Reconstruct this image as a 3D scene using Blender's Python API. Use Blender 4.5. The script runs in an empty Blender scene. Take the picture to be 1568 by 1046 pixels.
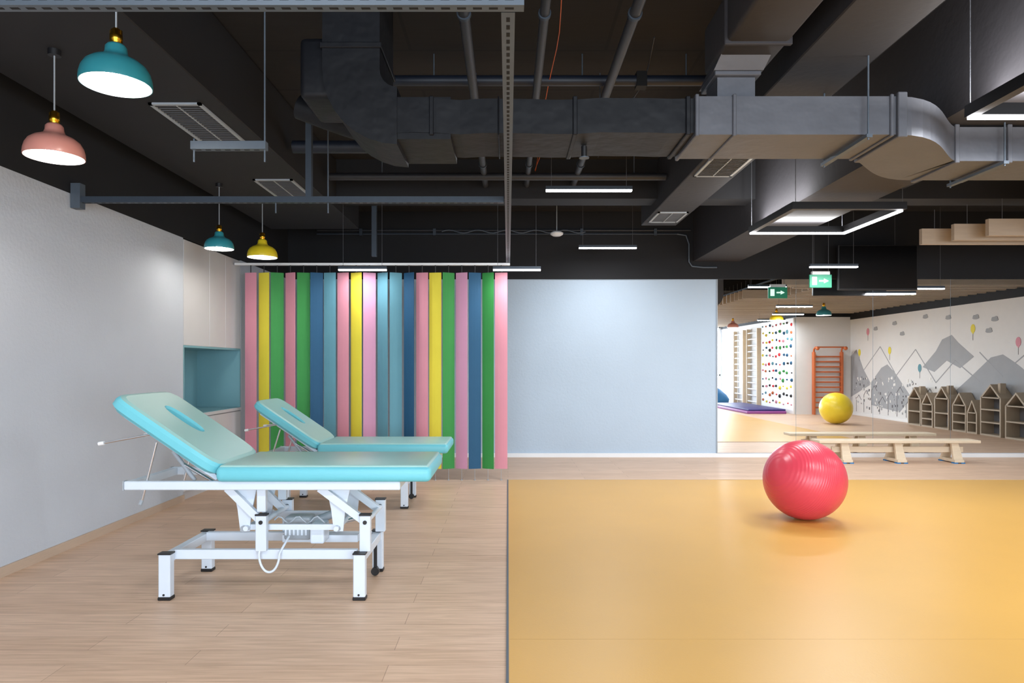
import bpy, bmesh, math, random
from mathutils import Vector, Matrix
random.seed(4)
sc = bpy.context.scene

# ---------------------------------------------------------------- materials
def lin(c):
    r = []
    for v in c:
        v = v/255.0
        r.append(v/12.92 if v <= 0.04045 else ((v+0.055)/1.055)**2.4)
    return (r[0], r[1], r[2], 1.0)

def mat(name, col, rough=0.5, metal=0.0, var=0.06, scale=6.0, bump=0.0, bscale=60.0, spec=0.5, stretch=None, coat=0.0):
    m = bpy.data.materials.new(name); m.use_nodes = True
    nt = m.node_tree; b = nt.nodes['Principled BSDF']
    b.inputs['Roughness'].default_value = rough
    b.inputs['Metallic'].default_value = metal
    b.inputs['Specular IOR Level'].default_value = spec
    b.inputs['Coat Weight'].default_value = coat
    c = lin(col)
    tc = nt.nodes.new('ShaderNodeTexCoord')
    mp = nt.nodes.new('ShaderNodeMapping')
    nt.links.new(tc.outputs['Object'], mp.inputs['Vector'])
    if stretch: mp.inputs['Scale'].default_value = stretch
    n = nt.nodes.new('ShaderNodeTexNoise'); n.inputs['Scale'].default_value = scale
    n.inputs['Detail'].default_value = 5
    nt.links.new(mp.outputs['Vector'], n.inputs['Vector'])
    mx = nt.nodes.new('ShaderNodeMix'); mx.data_type = 'RGBA'
    mx.inputs[6].default_value = (c[0]*(1-var), c[1]*(1-var), c[2]*(1-var), 1)
    mx.inputs[7].default_value = (min(1, c[0]*(1+var)), min(1, c[1]*(1+var)), min(1, c[2]*(1+var)), 1)
    nt.links.new(n.outputs['Fac'], mx.inputs[0])
    nt.links.new(mx.outputs[2], b.inputs['Base Color'])
    if bump > 0:
        n2 = nt.nodes.new('ShaderNodeTexNoise'); n2.inputs['Scale'].default_value = bscale
        nt.links.new(mp.outputs['Vector'], n2.inputs['Vector'])
        bp = nt.nodes.new('ShaderNodeBump'); bp.inputs['Strength'].default_value = bump
        bp.inputs['Distance'].default_value = 0.01
        nt.links.new(n2.outputs['Fac'], bp.inputs['Height'])
        nt.links.new(bp.outputs['Normal'], b.inputs['Normal'])
    return m

def emis(name, col, strength):
    m = mat(name, col, 0.5)
    b = m.node_tree.nodes['Principled BSDF']
    b.inputs['Emission Color'].default_value = lin(col)
    b.inputs['Emission Strength'].default_value = strength
    return m

def brick_mat(name, c1, c2, mortar, bw, rh, ms, rough, grain=True, off=0.37, bstr=0.0, grain_amt=0.25):
    m = bpy.data.materials.new(name); m.use_nodes = True
    nt = m.node_tree; b = nt.nodes['Principled BSDF']
    b.inputs['Roughness'].default_value = rough
    tc = nt.nodes.new('ShaderNodeTexCoord')
    br = nt.nodes.new('ShaderNodeTexBrick')
    br.offset = off
    br.inputs['Color1'].default_value = lin(c1); br.inputs['Color2'].default_value = lin(c2)
    br.inputs['Mortar'].default_value = lin(mortar)
    br.inputs['Scale'].default_value = 1.0
    br.inputs['Brick Width'].default_value = bw; br.inputs['Row Height'].default_value = rh
    br.inputs['Mortar Size'].default_value = ms; br.inputs['Mortar Smooth'].default_value = 0.2
    nt.links.new(tc.outputs['Object'], br.inputs['Vector'])
    out = br.outputs['Color']
    if grain:
        mp = nt.nodes.new('ShaderNodeMapping'); mp.inputs['Scale'].default_value = (1.6, 22, 1)
        n = nt.nodes.new('ShaderNodeTexNoise'); n.inputs['Scale'].default_value = 2.2
        n.inputs['Detail'].default_value = 8; n.inputs['Distortion'].default_value = 0.6
        nt.links.new(tc.outputs['Object'], mp.inputs['Vector']); nt.links.new(mp.outputs['Vector'], n.inputs['Vector'])
        rp = nt.nodes.new('ShaderNodeValToRGB')
        rp.color_ramp.elements[0].position = 0.3; rp.color_ramp.elements[0].color = (1-grain_amt, 1-grain_amt*1.15, 1-grain_amt*1.3, 1)
        rp.color_ramp.elements[1].position = 0.65; rp.color_ramp.elements[1].color = (1, 1, 1, 1)
        nt.links.new(n.outputs['Fac'], rp.inputs['Fac'])
        mx = nt.nodes.new('ShaderNodeMix'); mx.data_type = 'RGBA'; mx.blend_type = 'MULTIPLY'
        mx.inputs[0].default_value = 1.0
        nt.links.new(out, mx.inputs[6]); nt.links.new(rp.outputs['Color'], mx.inputs[7])
        out = mx.outputs[2]
    nt.links.new(out, b.inputs['Base Color'])
    if bstr:
        bp = nt.nodes.new('ShaderNodeBump'); bp.inputs['Strength'].default_value = bstr
        bp.inputs['Distance'].default_value = 0.005; bp.invert = True
        nt.links.new(br.outputs['Fac'], bp.inputs['Height'])
        nt.links.new(bp.outputs['Normal'], b.inputs['Normal'])
    return m

W_LEFT = mat('plaster_grey', (192, 198, 207), 0.75, var=0.07, scale=1.5, bump=0.25, bscale=40)
W_BACK = mat('plaster_blue', (180, 197, 213), 0.75, var=0.06, scale=1.5, bump=0.3, bscale=35)
W_MURAL = mat('plaster_white', (224, 225, 226), 0.8, var=0.03, bump=0.1)
BLACKWALL = mat('paint_black', (20, 21, 25), 0.8, var=0.25, scale=2)
CEILM = brick_mat('ceiling_panels', (31, 27, 26), (25, 23, 23), (11, 10, 11), 1.3, 0.65, 0.012, 0.9, True, 0.5)
BEAM = mat('paint_beam', (40, 39, 43), 0.75, var=0.25, scale=1.2, bump=0.2, bscale=20)
BEAMR = mat('paint_beam_grey', (50, 48, 52), 0.75, var=0.2, scale=1.2, bump=0.2, bscale=20)
BEAMD = mat('paint_beam_dark', (21, 21, 25), 0.75, var=0.25, scale=1.2)
WOODF = brick_mat('floor_oak_planks', (222, 190, 164), (211, 178, 151), (176, 145, 122), 1.35, 0.15, 0.0018, 0.45, True, 0.37, 0.1, 0.22)
YEL = mat('vinyl_yellow', (208, 160, 78), 0.38, var=0.06, scale=1.6, bump=0.05, bscale=120)
WHITE = mat('paint_white', (232, 234, 236), 0.4, var=0.02)
CABW = mat('cabinet_white', (204, 203, 205), 0.5, var=0.03)
CABT = mat('cabinet_teal', (120, 166, 176), 0.5, var=0.04)
BASEB = mat('oak_trim', (190, 168, 148), 0.5, var=0.08, stretch=(2, 2, 20))
STEELW = mat('white_powder_coat', (212, 222, 234), 0.35, var=0.02)
BLK = mat('black_plastic', (20, 20, 23), 0.45)
CHROME = mat('chrome', (215, 217, 220), 0.15, metal=1.0, var=0.02)
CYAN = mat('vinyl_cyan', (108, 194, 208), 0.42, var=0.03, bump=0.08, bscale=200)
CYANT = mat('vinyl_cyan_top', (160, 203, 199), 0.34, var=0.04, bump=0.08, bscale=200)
GREYP = mat('grey_plastic', (160, 168, 176), 0.45)
WIRE = mat('suspension_wire', (90, 92, 98), 0.5)
LOUV = mat('louvre_grey', (92, 94, 98), 0.5)
STRUT = mat('galvanised_strut', (88, 98, 109), 0.5, metal=0.3, var=0.1, scale=20)
STRUTD = mat('painted_strut', (56, 66, 78), 0.5, metal=0.2, var=0.1, scale=20)
SLOT = mat('slot_dark', (8, 8, 10), 0.8)
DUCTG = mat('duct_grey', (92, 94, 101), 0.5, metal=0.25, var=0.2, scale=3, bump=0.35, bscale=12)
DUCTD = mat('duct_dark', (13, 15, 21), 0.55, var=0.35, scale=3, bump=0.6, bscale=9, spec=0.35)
PIPE = mat('pipe_grey', (42, 44, 50), 0.5, var=0.15)
PIPEB = mat('pipe_blue', (24, 31, 45), 0.5, var=0.15)
ORANGEW = mat('orange_cable', (200, 95, 40), 0.5)
PINK = mat('slat_pink', (214, 142, 158), 0.7, var=0.04)
YELS = mat('slat_yellow', (226, 210, 62), 0.7, var=0.04)
GRN = mat('slat_green', (48, 138, 64), 0.7, var=0.05)
NAVY = mat('slat_navy', (24, 80, 116), 0.7, var=0.05)
TEALS = mat('slat_teal', (92, 146, 162), 0.7, var=0.05)
MAUVE = mat('slat_mauve', (204, 146, 176), 0.7, var=0.04)
GOLD = mat('brass', (225, 170, 50), 0.25, metal=1.0, var=0.05)
LTEAL = mat('lamp_teal', (52, 142, 154), 0.35, coat=0.3)
LPINK = mat('lamp_pink', (196, 132, 120), 0.35, coat=0.3)
LYEL = mat('lamp_yellow', (226, 200, 40), 0.35, coat=0.3)
LWHITE = mat('lamp_inner_white', (245, 245, 242), 0.6)
BULB = emis('bulb_glow', (255, 249, 240), 120)
LED = emis('led_diffuser', (250, 250, 255), 14)
WOODL = mat('light_pine', (218, 200, 174), 0.55, var=0.1, scale=3, stretch=(2, 14, 14))
WOODH = mat('house_plywood', (168, 152, 132), 0.6, var=0.1, scale=3, stretch=(14, 14, 2))
BAFF = mat('baffle_wood', (176, 160, 142), 0.6, var=0.1, scale=3, stretch=(1.5, 12, 12))
ORW = mat('orange_wood', (194, 104, 58), 0.5, var=0.1)
BLUEP = mat('blue_rubber', (40, 120, 180), 0.5)
PURP = mat('mat_purple', (150, 80, 150), 0.5)
BLUEM = mat('mat_blue', (60, 55, 120), 0.5)
GREYM = mat('mural_grey', (162, 166, 172), 0.8)
GREYL = mat('mural_light', (235, 235, 233), 0.8)
GREYD = mat('mural_dark', (110, 110, 114), 0.8)
SCREEN = mat('tv_screen', (6, 6, 8), 0.25)
EXITG = emis('exit_green', (30, 120, 90), 0.35)
EXITW = emis('exit_white', (220, 250, 235), 0.8)

def ball_mat(name, col):
    m = mat(name, col, 0.3, var=0.03)
    nt = m.node_tree; b = nt.nodes['Principled BSDF']
    tc = nt.nodes.new('ShaderNodeTexCoord')
    wv = nt.nodes.new('ShaderNodeTexWave'); wv.bands_direction = 'X'; wv.inputs['Scale'].default_value = 18
    nt.links.new(tc.outputs['Object'], wv.inputs['Vector'])
    bp = nt.nodes.new('ShaderNodeBump'); bp.inputs['Strength'].default_value = 0.25; bp.inputs['Distance'].default_value = 0.004
    nt.links.new(wv.outputs['Fac'], bp.inputs['Height']); nt.links.new(bp.outputs['Normal'], b.inputs['Normal'])
    return m
BALLR = ball_mat('ball_red', (212, 68, 86))
BALLY = ball_mat('ball_yellow', (238, 212, 56))

MIR = bpy.data.materials.new('mirror_glass'); MIR.use_nodes = True
b = MIR.node_tree.nodes['Principled BSDF']
b.inputs['Base Color'].default_value = (0.96, 0.98, 0.98, 1); b.inputs['Metallic'].default_value = 1; b.inputs['Roughness'].default_value = 0.0

# ---------------------------------------------------------------- mesh builder
class MB:
    def __init__(s, name):
        s.name = name; s.v = []; s.f = []; s.m = []; s.sm = []; s.mats = []
    def mi(s, m):
        if m not in s.mats: s.mats.append(m)
        return s.mats.index(m)
    def add(s, vs, fs, m, smooth=False):
        o = len(s.v); k = s.mi(m)
        s.v += [tuple(p) for p in vs]
        for f in fs:
            s.f.append([i+o for i in f]); s.m.append(k); s.sm.append(smooth)
    def box(s, x0, x1, y0, y1, z0, z1, m, bev=0.0, seg=3, M=None):
        bm = bmesh.new(); bmesh.ops.create_cube(bm, size=1)
        for v in bm.verts:
            v.co = Vector(((x0+x1)/2+v.co.x*(x1-x0), (y0+y1)/2+v.co.y*(y1-y0), (z0+z1)/2+v.co.z*(z1-z0)))
        if bev > 0:
            bmesh.ops.bevel(bm, geom=bm.edges[:], offset=bev, segments=seg, affect='EDGES', profile=0.5)
        bmesh.ops.recalc_face_normals(bm, faces=bm.faces[:])
        bm.verts.index_update()
        vs = [(M @ v.co if M else v.co.copy()) for v in bm.verts]
        fs = [[v.index for v in f.verts] for f in bm.faces]
        bm.free(); s.add(vs, fs, m, smooth=bev > 0.012)
    def cyl(s, p0, p1, r, m, seg=14, r2=None, cap=True):
        p0 = Vector(p0); p1 = Vector(p1); r2 = r if r2 is None else r2
        d = (p1-p0).normalized()
        a = d.orthogonal().normalized(); c = d.cross(a)
        vs = []
        for p, rr in ((p0, r), (p1, r2)):
            for i in range(seg):
                t = 2*math.pi*i/seg
                vs.append(p+a*math.cos(t)*rr+c*math.sin(t)*rr)
        fs = [[i, (i+1) % seg, seg+(i+1) % seg, seg+i] for i in range(seg)]
        s.add(vs, fs, m, True)
        if cap:
            s.add(vs, [list(range(seg))[::-1], list(range(seg, 2*seg))], m)
    def beam(s, p0, p1, w, h, m, up=(0, 1, 0)):
        p0 = Vector(p0); p1 = Vector(p1); d = (p1-p0).normalized(); u = Vector(up)
        u = (u-d*u.dot(d)).normalized(); n = d.cross(u)
        vs = []
        for p in (p0, p1):
            for a, b in ((-1, -1), (1, -1), (1, 1), (-1, 1)):
                vs.append(p+u*a*w/2+n*b*h/2)
        s.add(vs, [[3, 2, 1, 0], [4, 5, 6, 7], [0, 1, 5, 4], [1, 2, 6, 5], [2, 3, 7, 6], [3, 0, 4, 7]], m)
    def tube(s, pts, r, m, seg=8):
        pts = [Vector(p) for p in pts]; n = len(pts); rings = []; prev = None
        for i, p in enumerate(pts):
            d = (pts[min(i+1, n-1)]-pts[max(i-1, 0)]).normalized()
            a = d.orthogonal() if prev is None else prev-d*prev.dot(d)
            a.normalize(); prev = a; c = d.cross(a)
            rings.append([p+a*math.cos(2*math.pi*k/seg)*r+c*math.sin(2*math.pi*k/seg)*r for k in range(seg)])
        vs = [v for rg in rings for v in rg]; fs = []
        for i in range(n-1):
            for k in range(seg):
                fs.append([i*seg+k, i*seg+(k+1) % seg, (i+1)*seg+(k+1) % seg, (i+1)*seg+k])
        s.add(vs, fs, m, True)
        s.add(vs, [list(range(seg))[::-1], list(range((n-1)*seg, n*seg))], m)
    def lathe(s, c, prof, m, seg=40):
        vs = []; fs = []
        for r, z in prof:
            for k in range(seg):
                t = 2*math.pi*k/seg; vs.append((c[0]+r*math.cos(t), c[1]+r*math.sin(t), c[2]+z))
        for i in range(len(prof)-1):
            for k in range(seg):
                fs.append([i*seg+k, i*seg+(k+1) % seg, (i+1)*seg+(k+1) % seg, (i+1)*seg+k])
        s.add(vs, fs, m, True)
    def sphere(s, c, r, m, seg=32, rings=20, sz=1.0):
        prof = [(max(1e-4, r*math.sin(math.pi*i/rings)), -r*math.cos(math.pi*i/rings)*sz) for i in range(rings+1)]
        s.lathe(c, prof, m, seg)
    def prism(s, pts, vec, m):
        n = len(pts); vec = Vector(vec); a = [Vector(p) for p in pts]
        vs = a+[p+vec for p in a]
        fs = [list(range(n))[::-1], list(range(n, 2*n))]+[[i, (i+1) % n, n+(i+1) % n, n+i] for i in range(n)]
        s.add(vs, fs, m)
    def build(s, fix=True):
        me = bpy.data.meshes.new(s.name); me.from_pydata(s.v, [], s.f)
        for m in s.mats: me.materials.append(m)
        me.polygons.foreach_set('material_index', s.m)
        me.polygons.foreach_set('use_smooth', s.sm)
        if fix:
            bm = bmesh.new(); bm.from_mesh(me)
            bmesh.ops.recalc_face_normals(bm, faces=bm.faces[:]); bm.to_mesh(me); bm.free()
        me.update()
        o = bpy.data.objects.new(s.name, me); sc.collection.objects.link(o)
        return o

CZ = 3.35   # slab height
WT = 2.43   # height where pale walls end
XL, XR, YB, YF = -3.0, 8.8, 9.33, -5.0

# ---------------------------------------------------------------- room shell
o = MB('floor'); o.box(XL-0.6, XR+0.2, YF-0.2, YB+0.2, -0.1, 0, WOODF); o.build()
o = MB('floor_vinyl'); o.box(0.0, 5.9, -3.0, 7.46, 0.0, 0.004, YEL); o.build()
o = MB('trim_1'); o.box(-0.008, 0.003, -3.0, 7.46, 0.0, 0.006, STRUT); o.box(-0.008, 5.9, 7.455, 7.475, 0, 0.007, BASEB)
o.box(0.006, 5.9, 3.108, 3.111, 0.0035, 0.0044, mat('seam', (188, 146, 74), 0.5)); o.build()
o = MB('ceiling'); o.box(XL-0.6, XR+0.2, YF-0.2, YB+0.2, CZ, CZ+0.1, CEILM); o.build()

o = MB('wall_left'); o.box(XL-0.1, XL, YF, 6.3, 0, WT, W_LEFT); o.build()
o = MB('wall_left'); o.box(XL-0.1, XL, 7.66, YB, 0, WT, W_LEFT); o.build()
o = MB('wall_left_recess'); o.box(XL-0.6, XL-0.505, 6.2, 7.76, 0, WT, W_LEFT); o.build()
o = MB('wall_left_upper'); o.box(XL-0.6, XL, YF, YB, WT, CZ, BLACKWALL); o.build()
o = MB('wall_back'); o.box(XL-0.1, XR+0.1, YB, YB+0.12, 0, WT, W_BACK); o.build()
o = MB('wall_back_upper'); o.box(XL-0.1, XR+0.1, YB-0.03, YB+0.12, WT, CZ, BLACKWALL); o.build()
o = MB('wall_right')
o.box(XR, XR+0.1, 1.1, YB, 0, WT, W_MURAL); o.box(XR-0.01, XR+0.1, 1.1, YB, WT, CZ, BLACKWALL); o.build()
o = MB('wall_alcove')
o.box(7.4, XR+0.1, YF, 1.1, 0, 2.5, W_MURAL); o.box(7.39, XR+0.1, YF, 1.11, 2.5, CZ, BLACKWALL); o.build()
wins = [(-2.4, -0.1), (0.5, 2.8), (3.4, 5.4), (5.9, 7.36)]
o = MB('wall_rear')
xs = [XL-0.1]+[v for w in wins for v in w]+[7.42]
for i in range(0, len(xs), 2): o.box(xs[i], xs[i+1], YF-0.12, YF, 0, 2.6, W_LEFT)
for w in wins: o.box(w[0], w[1], YF-0.12, YF, 0, 0.08, W_LEFT)
o.box(XL-0.1, 7.42, YF-0.12, YF, 2.6, CZ, BLACKWALL); o.build()
for i, w in enumerate(wins):
    o = MB('window_%d' % (i+1))
    t = 0.05
    for a, b_ in ((w[0], w[0]+t), (w[1]-t, w[1]), ((w[0]+w[1])/2-t/2, (w[0]+w[1])/2+t/2)):
        o.box(a, b_, YF-0.08, YF-0.02, 0.08, 2.6, WHITE)
    for z in (0.08, 2.55, 0.9): o.box(w[0], w[1], YF-0.08, YF-0.02, z, z+t, WHITE)
    ob = o.build()
    L = bpy.data.lights.new('window_daylight', 'AREA'); L.shape = 'RECTANGLE'
    L.size = w[1]-w[0]; L.size_y = 2.5; L.energy = (95, 90, 110, 145)[i]*(w[1]-w[0]); L.color = (0.80, 0.90, 1.0)
    lo = bpy.data.objects.new('daylight', L); sc.collection.objects.link(lo)
    lo.location = ((w[0]+w[1])/2, YF-0.11, 1.34); lo.rotation_euler = (math.radians(90), 0, 0); lo.parent = ob

o = MB('baseboard_left'); o.box(XL, XL+0.014, YF, 6.3, 0, 0.06, BASEB); o.build()
o = MB('baseboard_back'); o.box(XL, XR, YB-0.02, YB, 0, 0.055, WHITE, ); o.build()
o = MB('baseboard_right'); o.box(XR-0.014, XR, 1.1, YB-0.02, 0, 0.06, WHITE); o.build()

# mirrors
o = MB('wall_mirror')
ed = [2.86, 3.93, 4.98, 6.04, 7.10, 8.15, 8.78]
for a, b_ in zip(ed[:-1], ed[1:]):
    o.box(a+0.002, b_-0.002, YB-0.012, YB-0.001, 0.06, WT, MIR)
o.box(2.845, 2.86, YB-0.016, YB, 0.055, WT, GREYP)
o.build()

# ---------------------------------------------------------------- built-in cabinet
o = MB('built_in_cabinet')
X0, X1 = XL-0.5, XL
o.box(X0, X1-0.02, 6.305, 7.655, 1.45, WT-0.005, CABW)
o.box(X0, X1-0.02, 6.305, 7.655, 0.0, 0.75, CABW)
for a, b_ in ((6.31, 6.85), (6.856, 7.24), (7.246, 7.65)):
    o.box(X1-0.02, X1+0.002, a, b_-0.002, 1.44, WT-0.01, CABW, 0.003, 1)
for a, b_ in ((6.31, 6.98), (6.986, 7.65)):
    o.box(X1-0.02, X1+0.002, a, b_, 0.08, 0.745, CABW, 0.003, 1)
o.box(X0, X1+0.01, 6.305, 7.655, 0.755, 0.785, CABW)
o.box(X0, X0+0.02, 6.305, 7.655, 0.785, 1.43, CABT)
o.box(X0, X1, 6.305, 6.325, 0.785, 1.44, CABT); o.box(X0, X1, 7.635, 7.655, 0.785, 1.44, CABT)
o.box(X0, X1, 6.325, 7.635, 1.42, 1.44, CABT); o.box(X0, X1, 6.325, 7.635, 0.785, 0.79, CABT)
o.build()

# ---------------------------------------------------------------- vertical slats
o = MB('vertical_blind')
cols = [PINK, YELS, GRN, PINK, GRN, NAVY, TEALS, PINK, YELS, MAUVE, TEALS, TEALS, NAVY, PINK, YELS, GRN, MAUVE, NAVY, GRN, PINK]
n = len(cols); xa, xb = -2.81, -0.075
o.box(-2.98, 0.02, 7.43, 7.48, 2.345, 2.368, WHITE)
angs = [-12, -20, 24, -26, 14, 22, -10, -16, -22, 20, -28, 26, -30, -14, -10, 26, -22, 14, -24, -8]
for i, c in enumerate(cols):
    x = xa+(xb-xa)*i/(n-1)
    ang = math.radians(angs[i])
    w = 0.136; z0, z1 = 0.125, 2.265
    K = 4; vs = []
    for z in (z0, z1):
        for side in (0.003, -0.003):
            for k in range(K+1):
                u = (k/K-0.5)*w; d = 0.004*(1-(2*k/K-1)**2)+side
                vs.append((x+u*math.cos(ang)+d*math.sin(ang), 7.455+u*math.sin(ang)-d*math.cos(ang), z))
    q = K+1; fs = []
    for k in range(K):
        fs.append([k, k+1, 2*q+k+1, 2*q+k]); fs.append([q+k, 3*q+k, 3*q+k+1, q+k+1])
        fs.append([k, q+k, q+k+1, k+1]); fs.append([2*q+k, 2*q+k+1, 3*q+k+1, 3*q+k])
    fs.append([0, 2*q, 3*q, q]); fs.append([K, q+K, 3*q+K, 2*q+K])
    o.add(vs, fs, c, False)
    o.cyl((x, 7.455, z1-0.01), (x, 7.455, 2.35), 0.006, BLK, 8)
    o.cyl((x, 7.455, 0), (x, 7.455, z0+0.01), 0.002, GREYP, 6)
    o.cyl((x, 7.455, 0), (x, 7.455, 0.006), 0.012, GREYP, 10)
o.build()

# ---------------------------------------------------------------- massage tables
def pad_loop(a, b_, n=72, e=9.0, cx=0, cy=0):
    r = []
    for i in range(n):
        t = 2*math.pi*i/n; c, s_ = math.cos(t), math.sin(t)
        rr = (abs(c/a)**e+abs(s_/b_)**e)**(-1/e)
        r.append((cx+c*rr, cy+s_*rr))
    return r

def massage_table(dx, dy, drop):
    o = MB('massage_table')
    def B(x0, x1, y0, y1, z0, z1, m, bev=0.0, seg=3): o.box(x0+dx, x1+dx, y0+dy, y1+dy, z0, z1, m, bev, seg)
    def P(x, y, z): return (x+dx, y+dy, z)
    d = drop
    zb, zt = 0.635-d, 0.722-d
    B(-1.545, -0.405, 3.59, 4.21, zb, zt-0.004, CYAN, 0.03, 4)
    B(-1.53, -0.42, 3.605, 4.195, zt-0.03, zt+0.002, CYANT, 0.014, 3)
    hx, hz = -1.56, 0.655-d
    ang = math.atan2(0.385, -0.565)
    ux = Vector((math.cos(ang), 0, math.sin(ang))); nrm = Vector((math.sin(ang), 0, -math.cos(ang)))*1.0
    if nrm.z < 0: nrm = -nrm
    L = 0.685; Wd = 0.62; T = 0.08
    cen = Vector((hx, 3.90, hz))+ux*(L/2)
    rings = []
    def ring(kind, inset, h):
        if kind == 'o':
            lp = pad_loop(L/2-inset, Wd/2-inset)
        else:
            lp = pad_loop(0.120+inset, 0.045+inset, e=2.4, cx=0.06, cy=0)
        rings.append([cen+ux*p[0]+Vector((0, 1, 0))*p[1]+nrm*h for p in lp])
    for k, i_, h in (('i', 0.012, 0), ('i', 0, 0.012), ('i', 0, T-0.012), ('i', 0.012, T), ('o', 0.03, T), ('o', 0.01, T-0.008), ('o', 0, T-0.026), ('o', 0, 0.02), ('o', 0.02, 0)):
        ring(k, i_, h)
    N = 72; vs = [Vector((p.x+dx, p.y+dy, p.z)) for r in rings for p in r]
    for j in range(len(rings)):
        j2 = (j+1) % len(rings)
        fs = [[j*N+k, j*N+(k+1) % N, j2*N+(k+1) % N, j2*N+k] for k in range(N)]
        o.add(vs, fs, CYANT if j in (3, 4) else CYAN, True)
    o.beam(P(*(Vector((hx, 3.70, hz))-nrm*0.015)), P(*(Vector((hx, 3.70, hz))+ux*0.6-nrm*0.015)), 0.04, 0.025, STEELW)
    o.beam(P(*(Vector((hx, 4.10, hz))-nrm*0.015)), P(*(Vector((hx, 4.10, hz))+ux*0.6-nrm*0.015)), 0.04, 0.025, STEELW)
    z0, z1 = 0.588-d, 0.634-d
    for y in (3.63, 4.14): B(-2.045, -0.575, y, y+0.035, z0, z1, STEELW, 0.004, 1)
    for x in (-2.045, -1.56, -0.62): B(x, x+0.04, 3.665, 4.14, z0+0.003, z1-0.003, STEELW)
    B(-2.05, -2.044, 3.628, 3.668, z0-0.002, z1+0.002, GREYP); B(-2.05, -2.044, 4.138, 4.178, z0-0.002, z1+0.002, GREYP)
    for x in (-1.862, -0.825):
        for y in (3.63, 4.14):
            B(x, x+0.063, y, y+0.05, 0.016, 0.245, STEELW, 0.004, 1)
            B(x-0.003, x+0.066, y-0.002, y+0.052, 0.0, 0.018, BLK, 0.003, 1)
            B(x-0.003, x+0.066, y-0.002, y+0.052, 0.243, 0.25, BLK)
            o.cyl(P(x+0.03, y-0.003, 0.03), P(x+0.03, y+0.0, 0.03), 0.006, BLK, 8)
        B(x+0.008, x+0.055, 3.68, 4.14, 0.195, 0.243, STEELW, 0.003, 1)
    for y in (3.70, 4.09): B(-1.81, -0.82, y, y+0.035, 0.20, 0.252, STEELW, 0.003, 1)
    zp = 0.252+(0.19 if d < 0.05 else 0.10)
    for y in (3.67, 4.11):
        for x in (-1.36, -0.80):
            B(x, x+0.058, y, y+0.04, 0.25, zp, STEELW, 0.003, 1)
            B(x-0.002, x+0.06, y-0.002, y+0.042, zp, zp+0.008, BLK)
            o.cyl(P(x+0.03, y-0.006, zp-0.035), P(x+0.03, y+0.0, zp-0.035), 0.011, BLK, 12)
    yi = (3.72, 4.06)
    for y in yi:
        for px, lx in ((-1.44, -1.33), (-0.93, -0.77)):
            o.prism([P(px-0.06, y, z0), P(px+0.07, y, z0), P(px+0.04, y, z0-0.14+d*0.4), P(px+0.03, y, z0-0.24+d*0.9), P(px-0.02, y, z0-0.24+d*0.9), P(px-0.035, y, z0-0.12+d*0.4)], (0, 0.012, 0), STEELW)
            o.cyl(P(px, y-0.012, z0-0.225+d*0.9), P(px, y+0.03, z0-0.225+d*0.9), 0.017, GREYP, 14)
        o.beam(P(-1.52, y-0.02, z0+0.0), P(-1.33, y-0.02, zp-0.04), 0.03, 0.04, STEELW)
        o.beam(P(-1.02, y-0.02, z0+0.0), P(-0.77, y-0.02, zp-0.04), 0.03, 0.04, STEELW)
        B(-1.36, -1.312, y-0.03, y+0.005, z0-0.13+d*0.5, z0, STEELW, 0.003, 1)
        o.beam(P(-1.42, y+0.02, z0-0.22+d*0.9), P(-0.93, y+0.02, z0-0.22+d*0.9), 0.02, 0.03, STEELW)
    for x, z in ((-1.42, z0-0.22+d*0.9), (-0.93, z0-0.22+d*0.9), (-1.33, zp-0.04), (-0.77, zp-0.04)):
        o.cyl(P(x, 3.69, z), P(x, 4.12, z), 0.014, STEELW, 12)
    zm = 0.262
    B(-1.27, -1.12, 3.86, 3.98, zm, zm+0.13-d*0.3, GREYP, 0.014, 3)
    B(-1.10, -1.02, 3.78, 3.90, zm, zm+0.11-d*0.3, STEELW, 0.012, 3)
    B(-1.29, -0.86, 3.90, 3.96, zm-0.02, zm+0.02, STEELW)
    for k in range(6): B(-1.262+k*0.023, -1.252+k*0.023, 3.855, 3.862, zm+0.03, zm+0.09-d*0.3, STEELW)
    o.cyl(P(-1.2, 3.92, zm+0.06), P(-0.95, 3.92, zm+0.06+(0.1 if d < 0.05 else 0.0)), 0.024, GREYP, 16)
    o.cyl(P(-1.0, 3.92, zm+0.08), P(-0.8, 3.92, zp-0.05), 0.012, CHROME, 12)
    pts = []
    for i in range(25):
        t = i/24*math.pi
        pts.append(P(-1.285-0.055*math.cos(t), 3.67, 0.24-0.10*math.sin(t)))
    o.tube([P(-1.33, 3.70, 0.30)]+pts+[P(-1.22, 3.80, 0.30)], 0.0065, STEELW)
    pts = [P(-1.3+0.28*i/14, 3.80, zm+0.13+0.02*math.sin(i*1.2)-d*0.3) for i in range(15)]
    o.tube(pts, 0.005, GREYP)
    for y in (3.66, 4.12):
        o.cyl(P(-1.885, y, 0.84-d), P(-1.965, y, 0.52-d*0.6), 0.007, CHROME, 10)
        o.cyl(P(-1.965, y, 0.525-d*0.6), P(-1.965, y-0.02, 0.505-d*0.6), 0.01, GREYP, 8)
        o.cyl(P(-1.90, y, 0.885-d), P(-2.17, y, 0.835-d), 0.006, CHROME, 10)
        o.cyl(P(-2.165, y, 0.836-d), P(-2.195, y, 0.831-d), 0.011, WHITE, 10)
    o.cyl(P(-1.72, 3.75, 0.62-d), P(-1.84, 3.75, 0.78-d), 0.012, GREYP, 12)
    o.cyl(P(-1.6, 3.75, 0.60-d), P(-1.80, 3.75, 0.72-d), 0.009, CHROME, 12)
    o.cyl(P(-0.79, 4.05, 0.028), P(-0.79, 4.075, 0.028), 0.024, BLK, 20)
    B(-0.80, -0.78, 4.06, 4.066, 0.028, 0.20, BLK)
    return o.build()
massage_table(0, 0, 0)
massage_table(-0.115, 2.33, 0.15)

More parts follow.
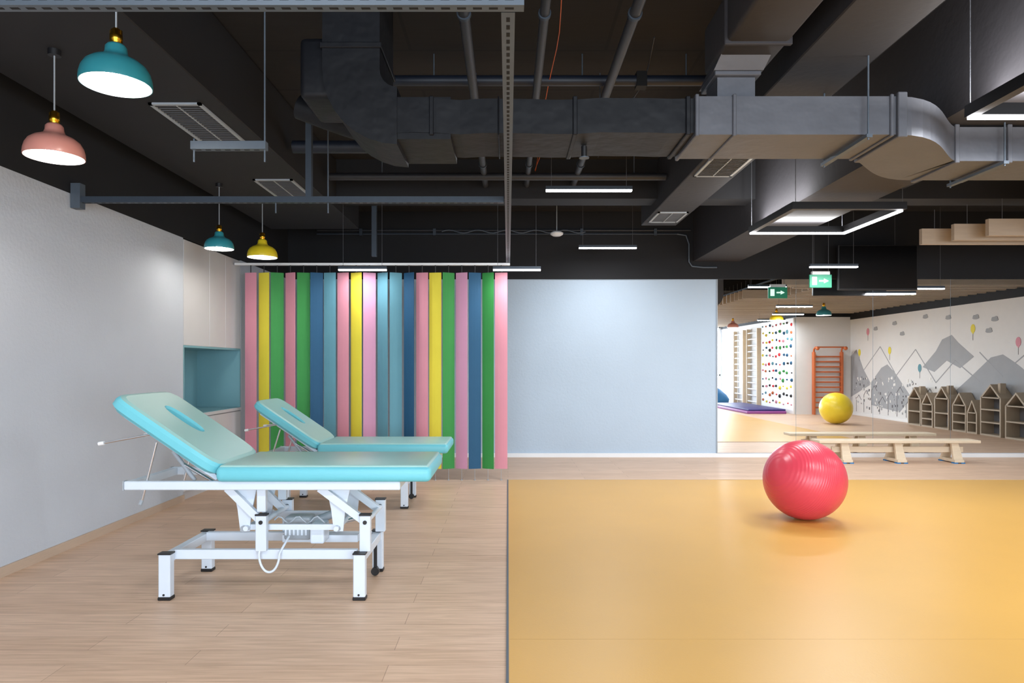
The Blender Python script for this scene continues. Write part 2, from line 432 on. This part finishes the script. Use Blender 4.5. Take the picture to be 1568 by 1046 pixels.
# ---------------------------------------------------------------- balls, bench
def ball(name, x, y, r, m):
    o = MB(name); o.sphere((0, 0, 0), r, m, 64, 40)
    o.cyl((0, -r-0.001, 0), (0, -r+0.01, 0), 0.010, m, 14)
    ob = o.build(); ob.location = (x, y, r+0.003); ob.rotation_euler = (0, 0.35, 0.4); return ob
ball('exercise_ball', 2.41, 5.55, 0.320, BALLR)
ball('exercise_ball', 7.03, 4.0, 0.335, BALLY)

o = MB('gym_bench')
o.box(3.99, 6.06, 8.74, 8.99, 0.255, 0.292, WOODL, 0.008, 2)
o.box(4.2, 5.9, 8.85, 8.88, 0.13, 0.20, WOODL)
for x in (4.34, 5.03, 5.76):
    o.prism([(x-0.045, 8.80, 0.255), (x+0.045, 8.80, 0.255), (x+0.06, 8.72, 0.03), (x-0.06, 8.72, 0.03)], (0, 0.035, 0), WOODL)
    o.prism([(x-0.045, 8.90, 0.255), (x+0.045, 8.90, 0.255), (x+0.06, 8.98, 0.03), (x-0.06, 8.98, 0.03)], (0, 0.035, 0), WOODL)
    o.box(x-0.06, x+0.06, 8.70, 9.03, 0.012, 0.05, WOODL, 0.005, 1)
    o.box(x-0.07, x-0.02, 8.70, 8.76, 0.0, 0.014, BLUEP); o.box(x+0.02, x+0.07, 8.70, 8.76, 0.0, 0.014, BLUEP)
    o.box(x-0.07, x+0.07, 8.97, 9.03, 0.0, 0.014, BLUEP)
o.build()

# ---------------------------------------------------------------- pendant lamps
def pendant(x, y, z, D, m, top):
    o = MB('pendant_lamp'); s = D/0.30
    pr = [(0.150, 0), (0.151, 0.012), (0.149, 0.035), (0.142, 0.062), (0.127, 0.088), (0.102, 0.108), (0.074, 0.120), (0.054, 0.132), (0.047, 0.150), (0.045, 0.172), (0.036, 0.184), (0.020, 0.190)]
    o.lathe((x, y, z), [(r*s, h*s) for r, h in pr], m)
    o.lathe((x, y, z), [((r-0.004)*s, (h-0.003 if h > 0 else 0)*s) for r, h in pr], LWHITE)
    o.lathe((x, y, z), [(0.150*s, 0), (0.146*s, 0)], m)
    o.lathe((x, y, z), [(0.001, 0.262*s), (0.012*s, 0.26*s), (0.022*s, 0.25*s), (0.022*s, 0.232*s), (0.027*s, 0.228*s), (0.027*s, 0.205*s), (0.023*s, 0.2*s), (0.023*s, 0.185*s)], GOLD, 24)
    o.sphere((x, y, z+0.055*s), 0.048*s, BULB, 20, 12)
    o.cyl((x, y, z+0.09*s), (x, y, z+0.18*s), 0.018*s, LWHITE, 12)
    o.cyl((x, y, z+0.255*s), (x, y, top), 0.004, GREYP, 8)
    o.cyl((x, y, top-0.03), (x, y, top), 0.03, BLK, 16)
    for k in (-1, 1): o.box(x+k*0.024*s-0.002, x+k*0.024*s+0.002, y-0.005, y+0.005, z+0.19*s, z+0.25*s, GOLD)
    return o.build(False)
pendant(-1.70, 2.96, 2.465, 0.285, LTEAL, CZ)
pendant(-2.30, 3.46, 2.305, 0.272, LPINK, 2.85)
pendant(-2.54, 6.0, 2.275, 0.245, LTEAL, 2.85)
pendant(-2.34, 6.5, 2.28, 0.275, LYEL, 2.85)
pendant(6.2, 2.87, 2.30, 0.3, LYEL, CZ)
pendant(6.6, 4.37, 2.30, 0.3, LTEAL, CZ)
pendant(6.1, 0.12, 2.28, 0.3, LPINK, CZ)

# ---------------------------------------------------------------- struts
def strut_x(name, x0, x1, y, z, m, w=0.041, slots=True):
    o = MB(name); o.box(x0, x1, y, y+w, z, z+w, m)
    if slots:
        k = x0+0.02
        while k < x1-0.03:
            o.box(k, k+0.028, y+w/2-0.006, y+w/2+0.006, z-0.0006, z+0.0004, SLOT)
            if y < 3: o.box(k, k+0.028, y-0.0006, y+0.0004, z+w/2-0.006, z+w/2+0.006, SLOT)
            k += 0.05
    return o
o = strut_x('support_channel', -2.98, 0.05, 2.12, 2.37, STRUT)
for x in (-2.2, -0.9): o.cyl((x, 2.14, 2.4), (x, 2.14, CZ), 0.005, STRUT, 8)
o.build()
o = MB('support_channel'); o.box(-0.022, 0.022, 2.17, 7.425, 2.372, 2.413, STRUT)
k = 2.2
while k < 7.4:
    o.box(-0.006, 0.006, k, k+0.028, 2.3712, 2.3724, SLOT); k += 0.05
for y in (3.0, 5.0, 7.0): o.cyl((0, y, 2.41), (0, y, CZ), 0.005, STRUTD, 8)
o.build()
o = strut_x('support_channel', -2.97, -0.03, 4.68, 2.37, STRUTD)
o.box(-2.995, -2.93, 4.67, 4.73, 2.33, 2.50, STRUT)
o.cyl((-1.24, 4.70, 2.30), (-1.24, 4.70, CZ), 0.005, STRUT, 8); o.cyl((-1.60, 4.70, 2.30), (-1.60, 4.70, 2.41), 0.005, STRUT, 8)
o.box(-1.39, -1.35, 4.68, 4.72, 2.41, CZ, STRUTD)
o.build()
o = strut_x('support_channel', -1.63, -1.245, 3.5, 2.362, STRUT)
o.cyl((-1.62, 3.52, 2.30), (-1.62, 3.52, 2.42), 0.005, STRUT, 8); o.cyl((-1.255, 3.52, 2.30), (-1.255, 3.52, CZ), 0.005, STRUT, 8)
o.build()
o = MB('support_post')
o.box(-1.46, -1.41, 7.3, 7.35, 2.42, CZ, STRUTD); o.build()

# ---------------------------------------------------------------- ceiling beams and boxes
o = MB('ceiling_beam'); o.box(2.52, 3.15, YF, YB-0.03, 2.67, CZ, BEAMR); o.build()
o = MB('ceiling_beam'); o.box(-3.0, 2.52, 6.95, 7.25, 2.95, CZ, BEAMD); o.box(3.15, XR-0.01, 6.95, 7.25, 2.95, CZ, BEAMD); o.build()
o = MB('ceiling_beam'); o.box(-3.0, 2.52, 2.3, 2.7, 3.12, CZ, BEAMD); o.box(3.15, XR-0.01, 2.3, 2.7, 3.0, CZ, BEAMD); o.build()

def grille(o, x0, x1, y0, y1, z):
    t = 0.022
    o.box(x0, x1, y0, y0+t, z-0.012, z, GREYP); o.box(x0, x1, y1-t, y1, z-0.012, z, GREYP)
    o.box(x0, x0+t, y0, y1, z-0.012, z, GREYP); o.box(x1-t, x1, y0, y1, z-0.012, z, GREYP)
    o.box(x0+t, x1-t, y0+t, y1-t, z-0.002, z, SLOT)
    k = y0+t+0.02
    while k < y1-t-0.01:
        o.box(x0+t, x1-t, k, k+0.007, z-0.009, z-0.002, LOUV); k += 0.036
    o.box((x0+x1)/2-0.004, (x0+x1)/2+0.004, y0+t, y1-t, z-0.0105, z-0.001, GREYP)
o = MB('air_duct_box_left'); o.box(-2.78, -1.75, YF, 8.0, 2.85, 3.34, BEAMD, 0.006, 1)  # boxed air duct with AC grilles, left run
grille(o, -2.19, -1.87, 4.15, 4.95, 2.85); grille(o, -2.19, -1.85, 5.85, 6.5, 2.85)
o.build()
o = MB('air_duct_box_right'); o.box(1.52, 1.92, YF, 7.8, 2.85, 3.34, BEAM, 0.006, 1)  # boxed air duct with AC grilles, right run
grille(o, 1.56, 1.88, 5.1, 5.75, 2.85); grille(o, 1.56, 1.88, 7.1, 7.6, 2.85)
o.build()

# ---------------------------------------------------------------- ventilation duct
def duct_sweep(o, path, hw, hh, m):
    rings = []
    for c, lat, up in path:
        c = Vector(c); lat = Vector(lat).normalized(); up = Vector(up).normalized()
        P = []
        for a, b_ in ((-1, -1), (1, -1), (1, 1), (-1, 1)):
            P.append(c+lat*a*hw+up*b_*hh)
        rings.append(P)
    vs = [p for r in rings for p in r]; fs = []
    for i in range(len(rings)-1):
        for k in range(4): fs.append([i*4+k, i*4+(k+1) % 4, (i+1)*4+(k+1) % 4, (i+1)*4+k])
    fs.append([3, 2, 1, 0]); q = (len(rings)-1)*4; fs.append([q, q+1, q+2, q+3])
    o.add(vs, fs, m)
def flange(o, c, axis, hw, hh, m, t=0.018, g=0.018):
    x, y, z = c
    if axis == 'x': o.box(x-t, x+t, y-hw-g, y+hw+g, z-hh-g, z+hh+g, m, 0.004, 1)
    elif axis == 'z': o.box(x-hw-g, x+hw+g, y-hh-g, y+hh+g, z-t, z+t, m, 0.004, 1)
    else: o.box(x-hw-g, x+hw+g, y-t, y+t, z-hh-g, z+hh+g, m, 0.004, 1)

o = MB('ventilation_duct')
zc = 2.555; hh = 0.10; hw = 0.21; yc = 3.77
Zu = (0, 0, 1); Yl = (0, 1, 0)
pth = []
rr = random.Random(9)
for i in range(14):
    pth.append(((-0.62+1.6*i/13, yc+rr.uniform(-0.006, 0.006), zc+rr.uniform(-0.006, 0.006)), Yl, Zu))
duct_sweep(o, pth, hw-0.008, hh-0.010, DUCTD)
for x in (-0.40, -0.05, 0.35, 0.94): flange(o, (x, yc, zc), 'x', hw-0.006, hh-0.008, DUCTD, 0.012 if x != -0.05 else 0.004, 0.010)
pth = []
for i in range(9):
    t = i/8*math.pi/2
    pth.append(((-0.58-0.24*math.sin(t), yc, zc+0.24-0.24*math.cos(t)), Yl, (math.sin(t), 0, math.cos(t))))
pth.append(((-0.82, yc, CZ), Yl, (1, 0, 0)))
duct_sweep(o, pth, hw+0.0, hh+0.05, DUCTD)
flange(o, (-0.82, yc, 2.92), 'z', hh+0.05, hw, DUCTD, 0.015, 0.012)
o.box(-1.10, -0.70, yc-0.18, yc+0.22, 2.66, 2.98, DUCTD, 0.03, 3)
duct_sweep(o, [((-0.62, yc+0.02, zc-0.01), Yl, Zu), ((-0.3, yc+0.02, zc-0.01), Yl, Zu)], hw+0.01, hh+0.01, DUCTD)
# dark flexible hose sweeping under the run
o.tube([(-1.3+0.09*i, yc+0.48, 2.86-0.20*math.sin(math.pi*min(1, i/9)*0.5)) for i in range(10)]+[(-0.35, yc+0.46, 2.655), (-0.15, yc+0.38, 2.65), (0.0, yc+0.25, 2.64)], 0.075, DUCTD, 16)
o.cyl((0.42, yc, 2.40), (0.42, yc, 2.46), 0.016, BLK, 12); o.cyl((0.42, yc, 2.395), (0.42, yc, 2.40), 0.028, STRUT, 14)
# grey part
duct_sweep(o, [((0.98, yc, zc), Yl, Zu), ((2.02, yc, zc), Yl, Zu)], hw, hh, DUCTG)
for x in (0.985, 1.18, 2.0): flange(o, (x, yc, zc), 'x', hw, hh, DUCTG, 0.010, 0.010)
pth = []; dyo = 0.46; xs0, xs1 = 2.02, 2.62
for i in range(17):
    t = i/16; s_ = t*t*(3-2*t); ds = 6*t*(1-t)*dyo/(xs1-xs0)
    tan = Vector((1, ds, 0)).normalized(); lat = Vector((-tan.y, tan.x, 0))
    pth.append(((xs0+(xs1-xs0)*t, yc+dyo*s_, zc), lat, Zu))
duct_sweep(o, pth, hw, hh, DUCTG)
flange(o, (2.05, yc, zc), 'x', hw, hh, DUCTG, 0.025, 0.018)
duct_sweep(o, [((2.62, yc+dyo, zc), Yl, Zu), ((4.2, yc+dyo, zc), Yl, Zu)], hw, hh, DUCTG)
for x in (2.64, 2.95, 3.6): flange(o, (x, yc+dyo, zc), 'x', hw, hh, DUCTG, 0.014, 0.014)
pth = []
for i in range(9):
    t = i/8*math.pi/2
    pth.append(((4.2+0.18*math.sin(t), yc+dyo, zc+0.18-0.18*math.cos(t)), Yl, (-math.sin(t), 0, math.cos(t))))
pth.append(((4.38, yc+dyo, CZ), Yl, (-1, 0, 0)))
duct_sweep(o, pth, hw, hh, DUCTG)
duct_sweep(o, [((1.21, 3.72, 2.65), Yl, (1, 0, 0)), ((1.21, 3.72, 2.80), Yl, (1, 0, 0))], 0.10, 0.10, DUCTG)
duct_sweep(o, [((1.21, 3.72, 2.80), Yl, (1, 0, 0)), ((1.24, 3.66, 2.88), Yl, (1, 0, 0))], 0.14, 0.13, DUCTG)
flange(o, (1.21, 3.72, 2.79), 'z', 0.11, 0.12, DUCTG, 0.012, 0.012)
o.box(1.09, 1.40, 0.3, 3.80, 2.86, 3.12, BEAMR, 0.02, 2)
for y in (3.4, 2.2, 1.0): flange(o, (1.245, y, 2.99), 'y', 0.155, 0.13, BEAMR, 0.012, 0.014)
for x, y in ((1.86, yc), (2.9, yc+dyo)):
    o.box(x-0.015, x+0.015, y-hw-0.05, y+hw+0.05, zc-hh-0.03, zc-hh-0.012, STRUT)
    for k in (-1, 1): o.cyl((x, y+k*(hw+0.035), zc-hh-0.04), (x, y+k*(hw+0.035), CZ), 0.005, STRUT, 8)
o.build()

# pipes
o = MB('ceiling_pipe')
o.tube([(-1.7, 5.4, 2.98), (-0.6, 5.4, 2.98), (0.8, 5.4, 3.0), (1.5, 5.4, 3.0)], 0.05, PIPEB, 14)
for x in (-1.2, 0.2, 1.2): o.cyl((x, 5.4, 3.0), (x, 5.4, CZ), 0.005, STRUT, 6)
o.tube([(-1.7, 6.5, 3.05), (0.5, 6.5, 3.05), (1.5, 6.5, 3.05)], 0.035, PIPE, 12)
for x in (-1.2, 0.2, 1.2): o.cyl((x, 6.5, 3.05), (x, 6.5, CZ), 0.005, STRUT, 6)
o.build()
for X, r, m, ya, yb in ((-0.23, 0.03, PIPE, 1.6, 6.9), (0.19, 0.026, PIPE, 1.6, 6.9), (0.66, 0.03, PIPE, 1.6, 6.9), (4.0, 0.04, PIPE, 0.5, 6.9)):
    o = MB('ceiling_pipe'); zz = 3.08
    o.cyl((X, ya, zz), (X, yb+0.02, zz), r, m, 16)
    for y in (2.9, 3.55, 4.9, 6.2):
        o.cyl((X, y-0.012, zz), (X, y+0.012, zz), r+0.008, STRUTD, 16)
        o.cyl((X, y, zz), (X, y, CZ), 0.004, STRUT, 6)
    o.build()
o = MB('ceiling_pipe')
o.tube([(-0.9, 4.6, 3.17), (0.4, 4.6, 3.17), (1.5, 4.6, 3.17)], 0.035, PIPEB, 14)
for x in (-0.5, 0.5, 1.2): o.cyl((x, 4.6, 3.17), (x, 4.6, CZ), 0.005, STRUT, 6)
o.box(0.86, 0.93, 4.56, 4.64, 3.12, 3.22, SLOT)
o.build()
o = MB('orange_cable')
o.tube([(0.28+0.015*math.sin(i*0.9), 1.8+i*0.26, 3.16+0.02*math.cos(i*1.3)) for i in range(20)], 0.003, ORANGEW, 6)
o.tube([(0.27, 6.74, 3.17), (0.3, 6.8, 3.35)], 0.003, ORANGEW, 6)
o.build()
o = MB('conduit_run')
yw = YB-0.05
o.cyl((-2.6, yw, 3.09), (2.48, yw, 3.09), 0.014, PIPE, 10)
o.cyl((-2.6, yw, 3.04), (2.3, yw, 3.04), 0.01, STRUTD, 10)
o.tube([(2.3, yw, 3.04), (2.42, yw, 3.02), (2.46, yw, 2.9), (2.46, yw, 2.66), (2.50, yw, 2.60), (2.65, yw, 2.585), (2.84, yw, 2.585)], 0.011, STRUT, 8)
for x in (-2, -1, 0, 1, 2): o.box(x-0.02, x+0.02, yw-0.02, YB-0.031, 3.02, 3.11, STRUTD)
o.tube([(-0.9+0.05*i, yw-0.02, 3.07+0.02*math.sin(i*0.8)) for i in range(40)], 0.008, STRUT, 6)
o.build()
o = MB('smoke_detector'); o.lathe((0.62, 8.7, 2.93), [(0.001, -0.03), (0.05, -0.028), (0.08, -0.01), (0.085, 0.01), (0.05, 0.03), (0.001, 0.03)], WHITE, 28)
o.cyl((0.62, 8.7, 2.95), (0.62, 8.7, CZ), 0.006, GREYP, 8); o.build()
o = MB('ceiling_cable')
o.tube([(-1.6+0.22*i, 5.9+0.05*math.sin(i), 3.27+0.03*math.cos(i*2.1)) for i in range(13)], 0.007, PIPE, 6)
o.tube([(0.9+0.05*math.sin(i*0.7), 4.2+0.3*i, 3.25+0.02*math.cos(i*1.7)) for i in range(9)], 0.005, PIPE, 6)
o.build()

# ---------------------------------------------------------------- linear LED fixtures
def area(parent, x, y, z, sx, sy, e, col=(0.94, 0.97, 1.0)):
    L = bpy.data.lights.new('led', 'AREA'); L.shape = 'RECTANGLE'; L.size = sx; L.size_y = sy; L.energy = e; L.color = col
    lo = bpy.data.objects.new('led_light', L); sc.collection.objects.link(lo); lo.location = (x, y, z); lo.parent = parent
def linear(x0, x1, y, z, e=14, top=CZ):
    o = MB('linear_pendant_light')
    o.box(x0, x1, y-0.02, y+0.02, z, z+0.03, STRUTD); o.box(x0+0.003, x1-0.003, y-0.019, y+0.019, z-0.014, z, LED)
    for x in (x0+0.05, x1-0.05): o.cyl((x, y, z+0.03), (x, y, top), 0.002, WIRE, 6)
    ob = o.build(); area(ob, (x0+x1)/2, y, z-0.016, x1-x0-0.01, 0.036, e*1.5)
linear(0.33, 1.09, 6.0, 2.795, 20)
linear(0.88, 1.60, 8.5, 2.72, 12)
linear(-1.79, -1.28, 7.2, 2.265, 3.5, 2.95)
linear(-0.16, 0.345, 7.2, 2.265, 3.5, 2.95)
linear(3.65, 4.23, 8.26, 2.45, 12)
linear(5.05, 5.75, 9.0, 2.27, 8)
linear(5.2, 5.9, 5.4, 2.40, 18)
linear(5.9, 6.6, 3.4, 2.40, 24)
linear(6.3, 7.0, 1.4, 2.40, 24)
linear(4.4, 5.1, 0.5, 2.42, 16)
linear(-1.2, -0.4, 1.0, 2.6, 26)  # unseen fixture over the wood floor, added for overhead fill
linear(0.5, 1.3, 0.8, 2.7, 22)  # unseen fixture over the vinyl floor, added for overhead fill
linear(-2.0, -1.2, -1.5, 2.6, 26)  # unseen fixture behind the camera, added for fill

def frame_light(x0, x1, y0, y1, z, e, top):
    o = MB('frame_pendant_light'); w = 0.05
    o.box(x0, x1, y0, y0+w, z, z+0.06, BLK); o.box(x0, x1, y1-w, y1, z, z+0.06, BLK)
    o.box(x0, x0+w, y0+w, y1-w, z, z+0.06, BLK); o.box(x1-w, x1, y0+w, y1-w, z, z+0.06, BLK)
    o.box(x0+0.01, x1-0.006, y1-w+0.006, y1-0.006, z-0.012, z, LED)
    o.box(x1-w+0.006, x1-0.006, y0+w, y1-w, z-0.012, z, LED)
    for x in (x0+0.03, x1-0.03):
        for y in (y0+0.015, y1+0.0): o.cyl((x, y, z+0.055), (x, y, CZ if x < 2.5 else (top if x < 3.15 else CZ)), 0.0025, WIRE, 6)
    ob = o.build()
    area(ob, (x0+x1)/2, y1-w/2, z-0.014, x1-x0-0.02, w-0.012, e); area(ob, x1-w/2, (y0+y1)/2, z-0.014, w-0.012, y1-y0-2*w, e)
    def up(x, y, sx, sy, en):
        L = bpy.data.lights.new('uplight', 'AREA'); L.shape = 'RECTANGLE'; L.size = sx; L.size_y = sy; L.energy = en
        lo = bpy.data.objects.new('uplight', L); sc.collection.objects.link(lo); lo.location = (x, y, z+0.065); lo.rotation_euler = (math.pi, 0, 0); lo.parent = ob
    up((x0+x1)/2, y1-w/2, x1-x0-0.1, 0.04, e*0.5)
    up(x0+w/2, (y0+y1)/2, 0.04, y1-y0-0.1, e*0.55)
frame_light(2.36, 3.31, 5.66, 6.70, 2.55, 32, 2.67)
frame_light(2.34, 3.31, 2.50, 3.50, 2.52, 30, 2.67)

# ---------------------------------------------------------------- wood baffles
o = MB('ceiling_baffle')
y = 7.42
while y > -4.6:
    if y > 6.7: xs_ = 4.5+0.75*(7.42-y)
    elif y > 5.2: xs_ = 5.25
    else: xs_ = 4.62
    xe = 7.36 if y < 1.2 else 8.7
    o.box(xs_, xe, y, y+0.05, 2.57, 2.74, BAFF)
    for x in (xs_+0.15, 6.0, 7.1): o.cyl((x, y+0.022, 2.74), (x, y+0.022, 2.95), 0.003, WIRE, 6)
    y -= 0.25
o.build()
o = MB('baffle_rail')
for x in (5.3, 6.0, 7.1): o.box(x-0.02, x+0.02, -4.7, 6.94, 2.95, 2.98, STRUTD)
o.build()

# ---------------------------------------------------------------- TV and exit sign
o = MB('wall_television')
o.box(4.32, 5.36, 8.93, 8.97, 2.24, 2.83, BLK, 0.006, 2); o.box(4.335, 5.345, 8.926, 8.93, 2.26, 2.815, SCREEN)
o.box(4.65, 5.05, 8.97, 9.30, 2.48, 2.62, BLK); o.build()
o = MB('exit_sign')
o.box(3.81, 4.09, 8.62, 8.645, 2.235, 2.40, EXITG, 0.004, 1)
for f in (8.617, 8.645):
    o.box(3.84, 3.90, f, f+0.003, 2.27, 2.37, EXITW); o.box(3.93, 4.0, f, f+0.003, 2.31, 2.33, EXITW)
    o.prism([(3.99, f, 2.29), (4.05, f, 2.32), (3.99, f, 2.35)], (0, 0.003, 0), EXITW)
o.box(3.84, 4.06, 8.61, 8.655, 2.40, 2.44, WHITE)
for x in (3.85, 4.05): o.cyl((x, 8.63, 2.43), (x, 8.63, CZ), 0.003, WIRE, 6)
o.build()

# ---------------------------------------------------------------- mural on right wall (seen in the mirror)
o = MB('wall_mural')
def poly(pts, m, d=0.003):
    o.prism([(XR-d, p[0], p[1]) for p in pts], (d-0.0005, 0, 0), m)
def line(p, q, w, m, d=0.005):
    a = Vector((p[0], p[1])); b_ = Vector((q[0], q[1])); n_ = (b_-a).normalized(); n_ = Vector((-n_.y, n_.x))*w/2
    poly([tuple(a+n_), tuple(b_+n_), tuple(b_-n_), tuple(a-n_)], m, d)
poly([(1.12, 1.5), (1.4, 1.66), (1.75, 1.15), (2.1, 0.8), (1.12, 0.45)], GREYM, 0.002)
poly([(2.1, 0.85), (2.55, 1.20), (2.8, 1.28), (3.1, 1.1), (3.75, 0.55), (3.3, 0.2), (2.1, 0.3)], GREYM, 0.0022)
poly([(4.15, 1.22), (4.6, 1.55), (4.8, 1.78), (5.1, 1.86), (5.3, 1.7), (5.75, 1.42), (5.35, 1.2), (4.95, 1.35), (4.55, 1.12)], GREYM, 0.0024)
poly([(5.0, 0.62), (5.6, 1.0), (6.2, 1.4), (6.5, 1.45), (6.8, 1.3), (7.3, 1.0), (7.9, 0.5), (7.6, 0.3), (5.0, 0.3)], GREYM, 0.0026)
poly([(7.6, 0.7), (8.2, 1.5), (8.6, 1.1), (9.1, 0.6), (9.1, 0.3), (7.6, 0.3)], GREYM, 0.0028)
for p, q in (((3.0, 0.9), (3.9, 1.6)), ((3.9, 1.6), (4.6, 0.9)), ((4.6, 0.9), (5.2, 1.35)), ((5.2, 1.35), (5.9, 0.95)), ((1.7, 1.1), (2.5, 1.7)), ((2.5, 1.7), (3.1, 1.1)), ((5.9, 1.5), (6.5, 1.05)), ((6.8, 1.3), (7.6, 1.8)), ((7.6, 1.8), (8.4, 1.2))):
    line(p, q, 0.02, GREYM, 0.004)
rnd = random.Random(2)
for i in range(170):
    yy = rnd.uniform(1.3, 4.6); z = rnd.uniform(0.15, 0.95)
    c = rnd.choice([GREYL, GREYD, GREYL, GREYM]); s_ = rnd.uniform(0.02, 0.045)
    poly([(yy, z), (yy+s_, z), (yy+s_, z+s_*1.4), (yy, z+s_*1.4)], c, 0.006+0.00002*i)
for i in range(9):
    yy = 1.4+i*0.36; h = 0.4+0.25*((i*7) % 3)/2
    line((yy, 0.1), (yy, h), 0.012, GREYD, 0.006); line((yy, h), (yy+0.12, h+0.12), 0.012, GREYD, 0.006); line((yy+0.12, h+0.12), (yy+0.24, h), 0.012, GREYD, 0.006)
def disc(yy, z, ry, rz, m, d=0.006):
    poly([(yy+ry*math.cos(t*math.pi/10), z+rz*math.sin(t*math.pi/10)) for t in range(20)], m, d)
for yy, z, m in ((1.95, 2.08, PINK), (1.55, 1.58, YELS), (4.05, 1.2, TEALS), (5.72, 1.95, YELS), (6.87, 1.66, PINK), (2.9, 1.6, YELS), (8.0, 2.0, TEALS)):
    disc(yy, z, 0.06, 0.085, m); poly([(yy-0.02, z-0.10), (yy+0.02, z-0.10), (yy, z-0.075)], m); line((yy, z-0.10), (yy, z-0.22), 0.005, GREYD)
for yy, z in ((2.3, 2.12), (4.25, 2.27), (6.3, 2.08), (6.15, 1.88), (5.8, 2.15), (3.4, 1.95), (5.0, 2.2), (7.3, 2.15), (3.1, 2.2)):
    disc(yy, z, 0.09, 0.03, GREYM, 0.0062); disc(yy-0.04, z+0.025, 0.04, 0.03, GREYM, 0.0064); disc(yy+0.03, z+0.03, 0.045, 0.035, GREYM, 0.0066)
o.build()

# house-shaped shelves
def house(y0, y1, h, shelves=1, chim=False):
    o = MB('house_shelf'); x1 = XR-0.016; x0 = x1-0.24; t = 0.03; e = h-0.24
    o.box(x0, x1, y0, y0+t, 0, e, WOODH); o.box(x0, x1, y1-t, y1, 0, e, WOODH); o.box(x0, x1, y0+t, y1-t, 0.0, t, WOODH)
    ym = (y0+y1)/2
    o.prism([(x0, y0, e), (x0, y0+t*1.2, e-0.01), (x0, ym, h-t*1.3), (x0, ym, h)], (0.24, 0, 0), WOODH)
    o.prism([(x0, y1, e), (x0, ym, h), (x0, ym, h-t*1.3), (x0, y1-t*1.2, e-0.01)], (0.24, 0, 0), WOODH)
    for k in range(shelves):
        z = e*(k+1)/(shelves+1); o.box(x0, x1, y0+t, y1-t, z, z+t*0.8, WOODH)
    o.box(x0, x1, y0+t, y1-t, e-0.01, e+0.01, WOODH)
    o.box(x1-0.006, x1, y0+t, y1-t, t, e, GREYD)
    if chim: o.box(x0+0.05, x0+0.15, y1-0.14, y1-0.08, h-0.16, h+0.02, WOODH)
    o.build()
house(4.05, 4.5, 0.80, 1, True); house(4.52, 4.9, 0.70, 2); house(4.95, 5.4, 0.84, 1, True)
house(5.5, 5.9, 0.74, 2); house(5.92, 6.2, 0.62, 1); house(6.28, 6.8, 0.92, 2, True); house(6.9, 7.4, 0.8, 1)

# ---------------------------------------------------------------- climbing wall, wall bars, mats (seen in mirror)
o = MB('climbing_wall')
o.box(7.34, 7.388, -1.15, 1.08, 0.0, 2.48, WHITE, 0.004, 1)
hold = [PINK, YELS, GRN, NAVY, TEALS, mat('hold_red', (210, 40, 50), 0.5), ORW, BLK]
for i in range(9):
    for j in range(11):
        yy = -1.0+i*0.245+rnd.uniform(-0.04, 0.04); z = 0.25+j*0.21+rnd.uniform(-0.04, 0.04)
        o.sphere((7.335, yy, z), rnd.uniform(0.025, 0.05), hold[rnd.randrange(len(hold))], 8, 6, rnd.uniform(0.7, 1.2))
o.build(False)
def wallbars(name, org, ax, w, h, m, m2, n):
    o = MB(name); ox, oy = org
    def bx(u0, u1, d0, d1, z0, z1, mm):
        if ax == 'y': o.box(ox-d1, ox-d0, oy+u0, oy+u1, z0, z1, mm, 0.004, 1)
        else: o.box(ox+u0, ox+u1, oy+d0, oy+d1, z0, z1, mm, 0.004, 1)
    for u in (0, w-0.04): bx(u, u+0.045, 0.0, 0.12, 0, h, m)
    for k in range(n):
        z = 0.18+(h-0.3)*k/(n-1)
        if ax == 'y': o.cyl((ox-0.08, oy+0.02, z), (ox-0.08, oy+w-0.02, z), 0.02, m2, 10)
        else: o.cyl((ox+0.02, oy+0.08, z), (ox+w-0.02, oy+0.08, z), 0.02, m2, 10)
    if ax == 'x':
        for u in (0.02, w-0.02):
            o.tube([(ox+u, oy+0.06, h-0.02), (ox+u, oy+0.08, h+0.07), (ox+u, oy+0.16, h+0.12), (ox+u, oy+0.26, h+0.1)], 0.022, m, 10)
            o.sphere((ox+u, oy+0.28, h+0.09), 0.05, m, 16, 10)
        o.cyl((ox+0.02, oy+0.2, h+0.12), (ox+w-0.02, oy+0.2, h+0.12), 0.018, m2, 10)
    o.build()
wallbars('wall_bars', (7.388, -2.2), 'y', 0.9, 2.35, WOODL, WHITE, 12)
wallbars('wall_bars', (7.388, -3.4), 'y', 0.9, 2.35, WOODL, WHITE, 12)
wallbars('wall_bars', (7.80, 1.112), 'x', 0.75, 1.6, ORW, ORW, 11)
o = MB('gym_mat'); o.box(6.2, 7.22, -2.4, 0.95, 0, 0.07, PURP, 0.015, 2); o.box(6.25, 7.22, -2.3, 0.9, 0.07, 0.12, BLUEM, 0.015, 2); o.build()
o = MB('bean_bag')
o.lathe((6.75, -3.6, 0), [(0.001, 0), (0.3, 0.0), (0.42, 0.06), (0.44, 0.16), (0.36, 0.30), (0.22, 0.42), (0.12, 0.5), (0.05, 0.55), (0.001, 0.56)], BLUEP, 30)
o.build(False)

# ---------------------------------------------------------------- world, camera
w = bpy.data.worlds.new('World'); sc.world = w; w.use_nodes = True
bg = w.node_tree.nodes['Background']; bg.inputs[0].default_value = (0.75, 0.87, 1, 1); bg.inputs[1].default_value = 2.0
cam = bpy.data.cameras.new('camera'); co = bpy.data.objects.new('camera', cam); sc.collection.objects.link(co)
co.location = (0, 0, 1.25); co.rotation_euler = (math.radians(90), 0, 0)
cam.sensor_width = 36; cam.lens = 36*1045/1568; cam.shift_x = 6/1568; cam.shift_y = 37/1568
cam.clip_start = 0.05
sc.camera = co
sc.view_settings.view_transform = 'Standard'
sc.view_settings.exposure = -0.03
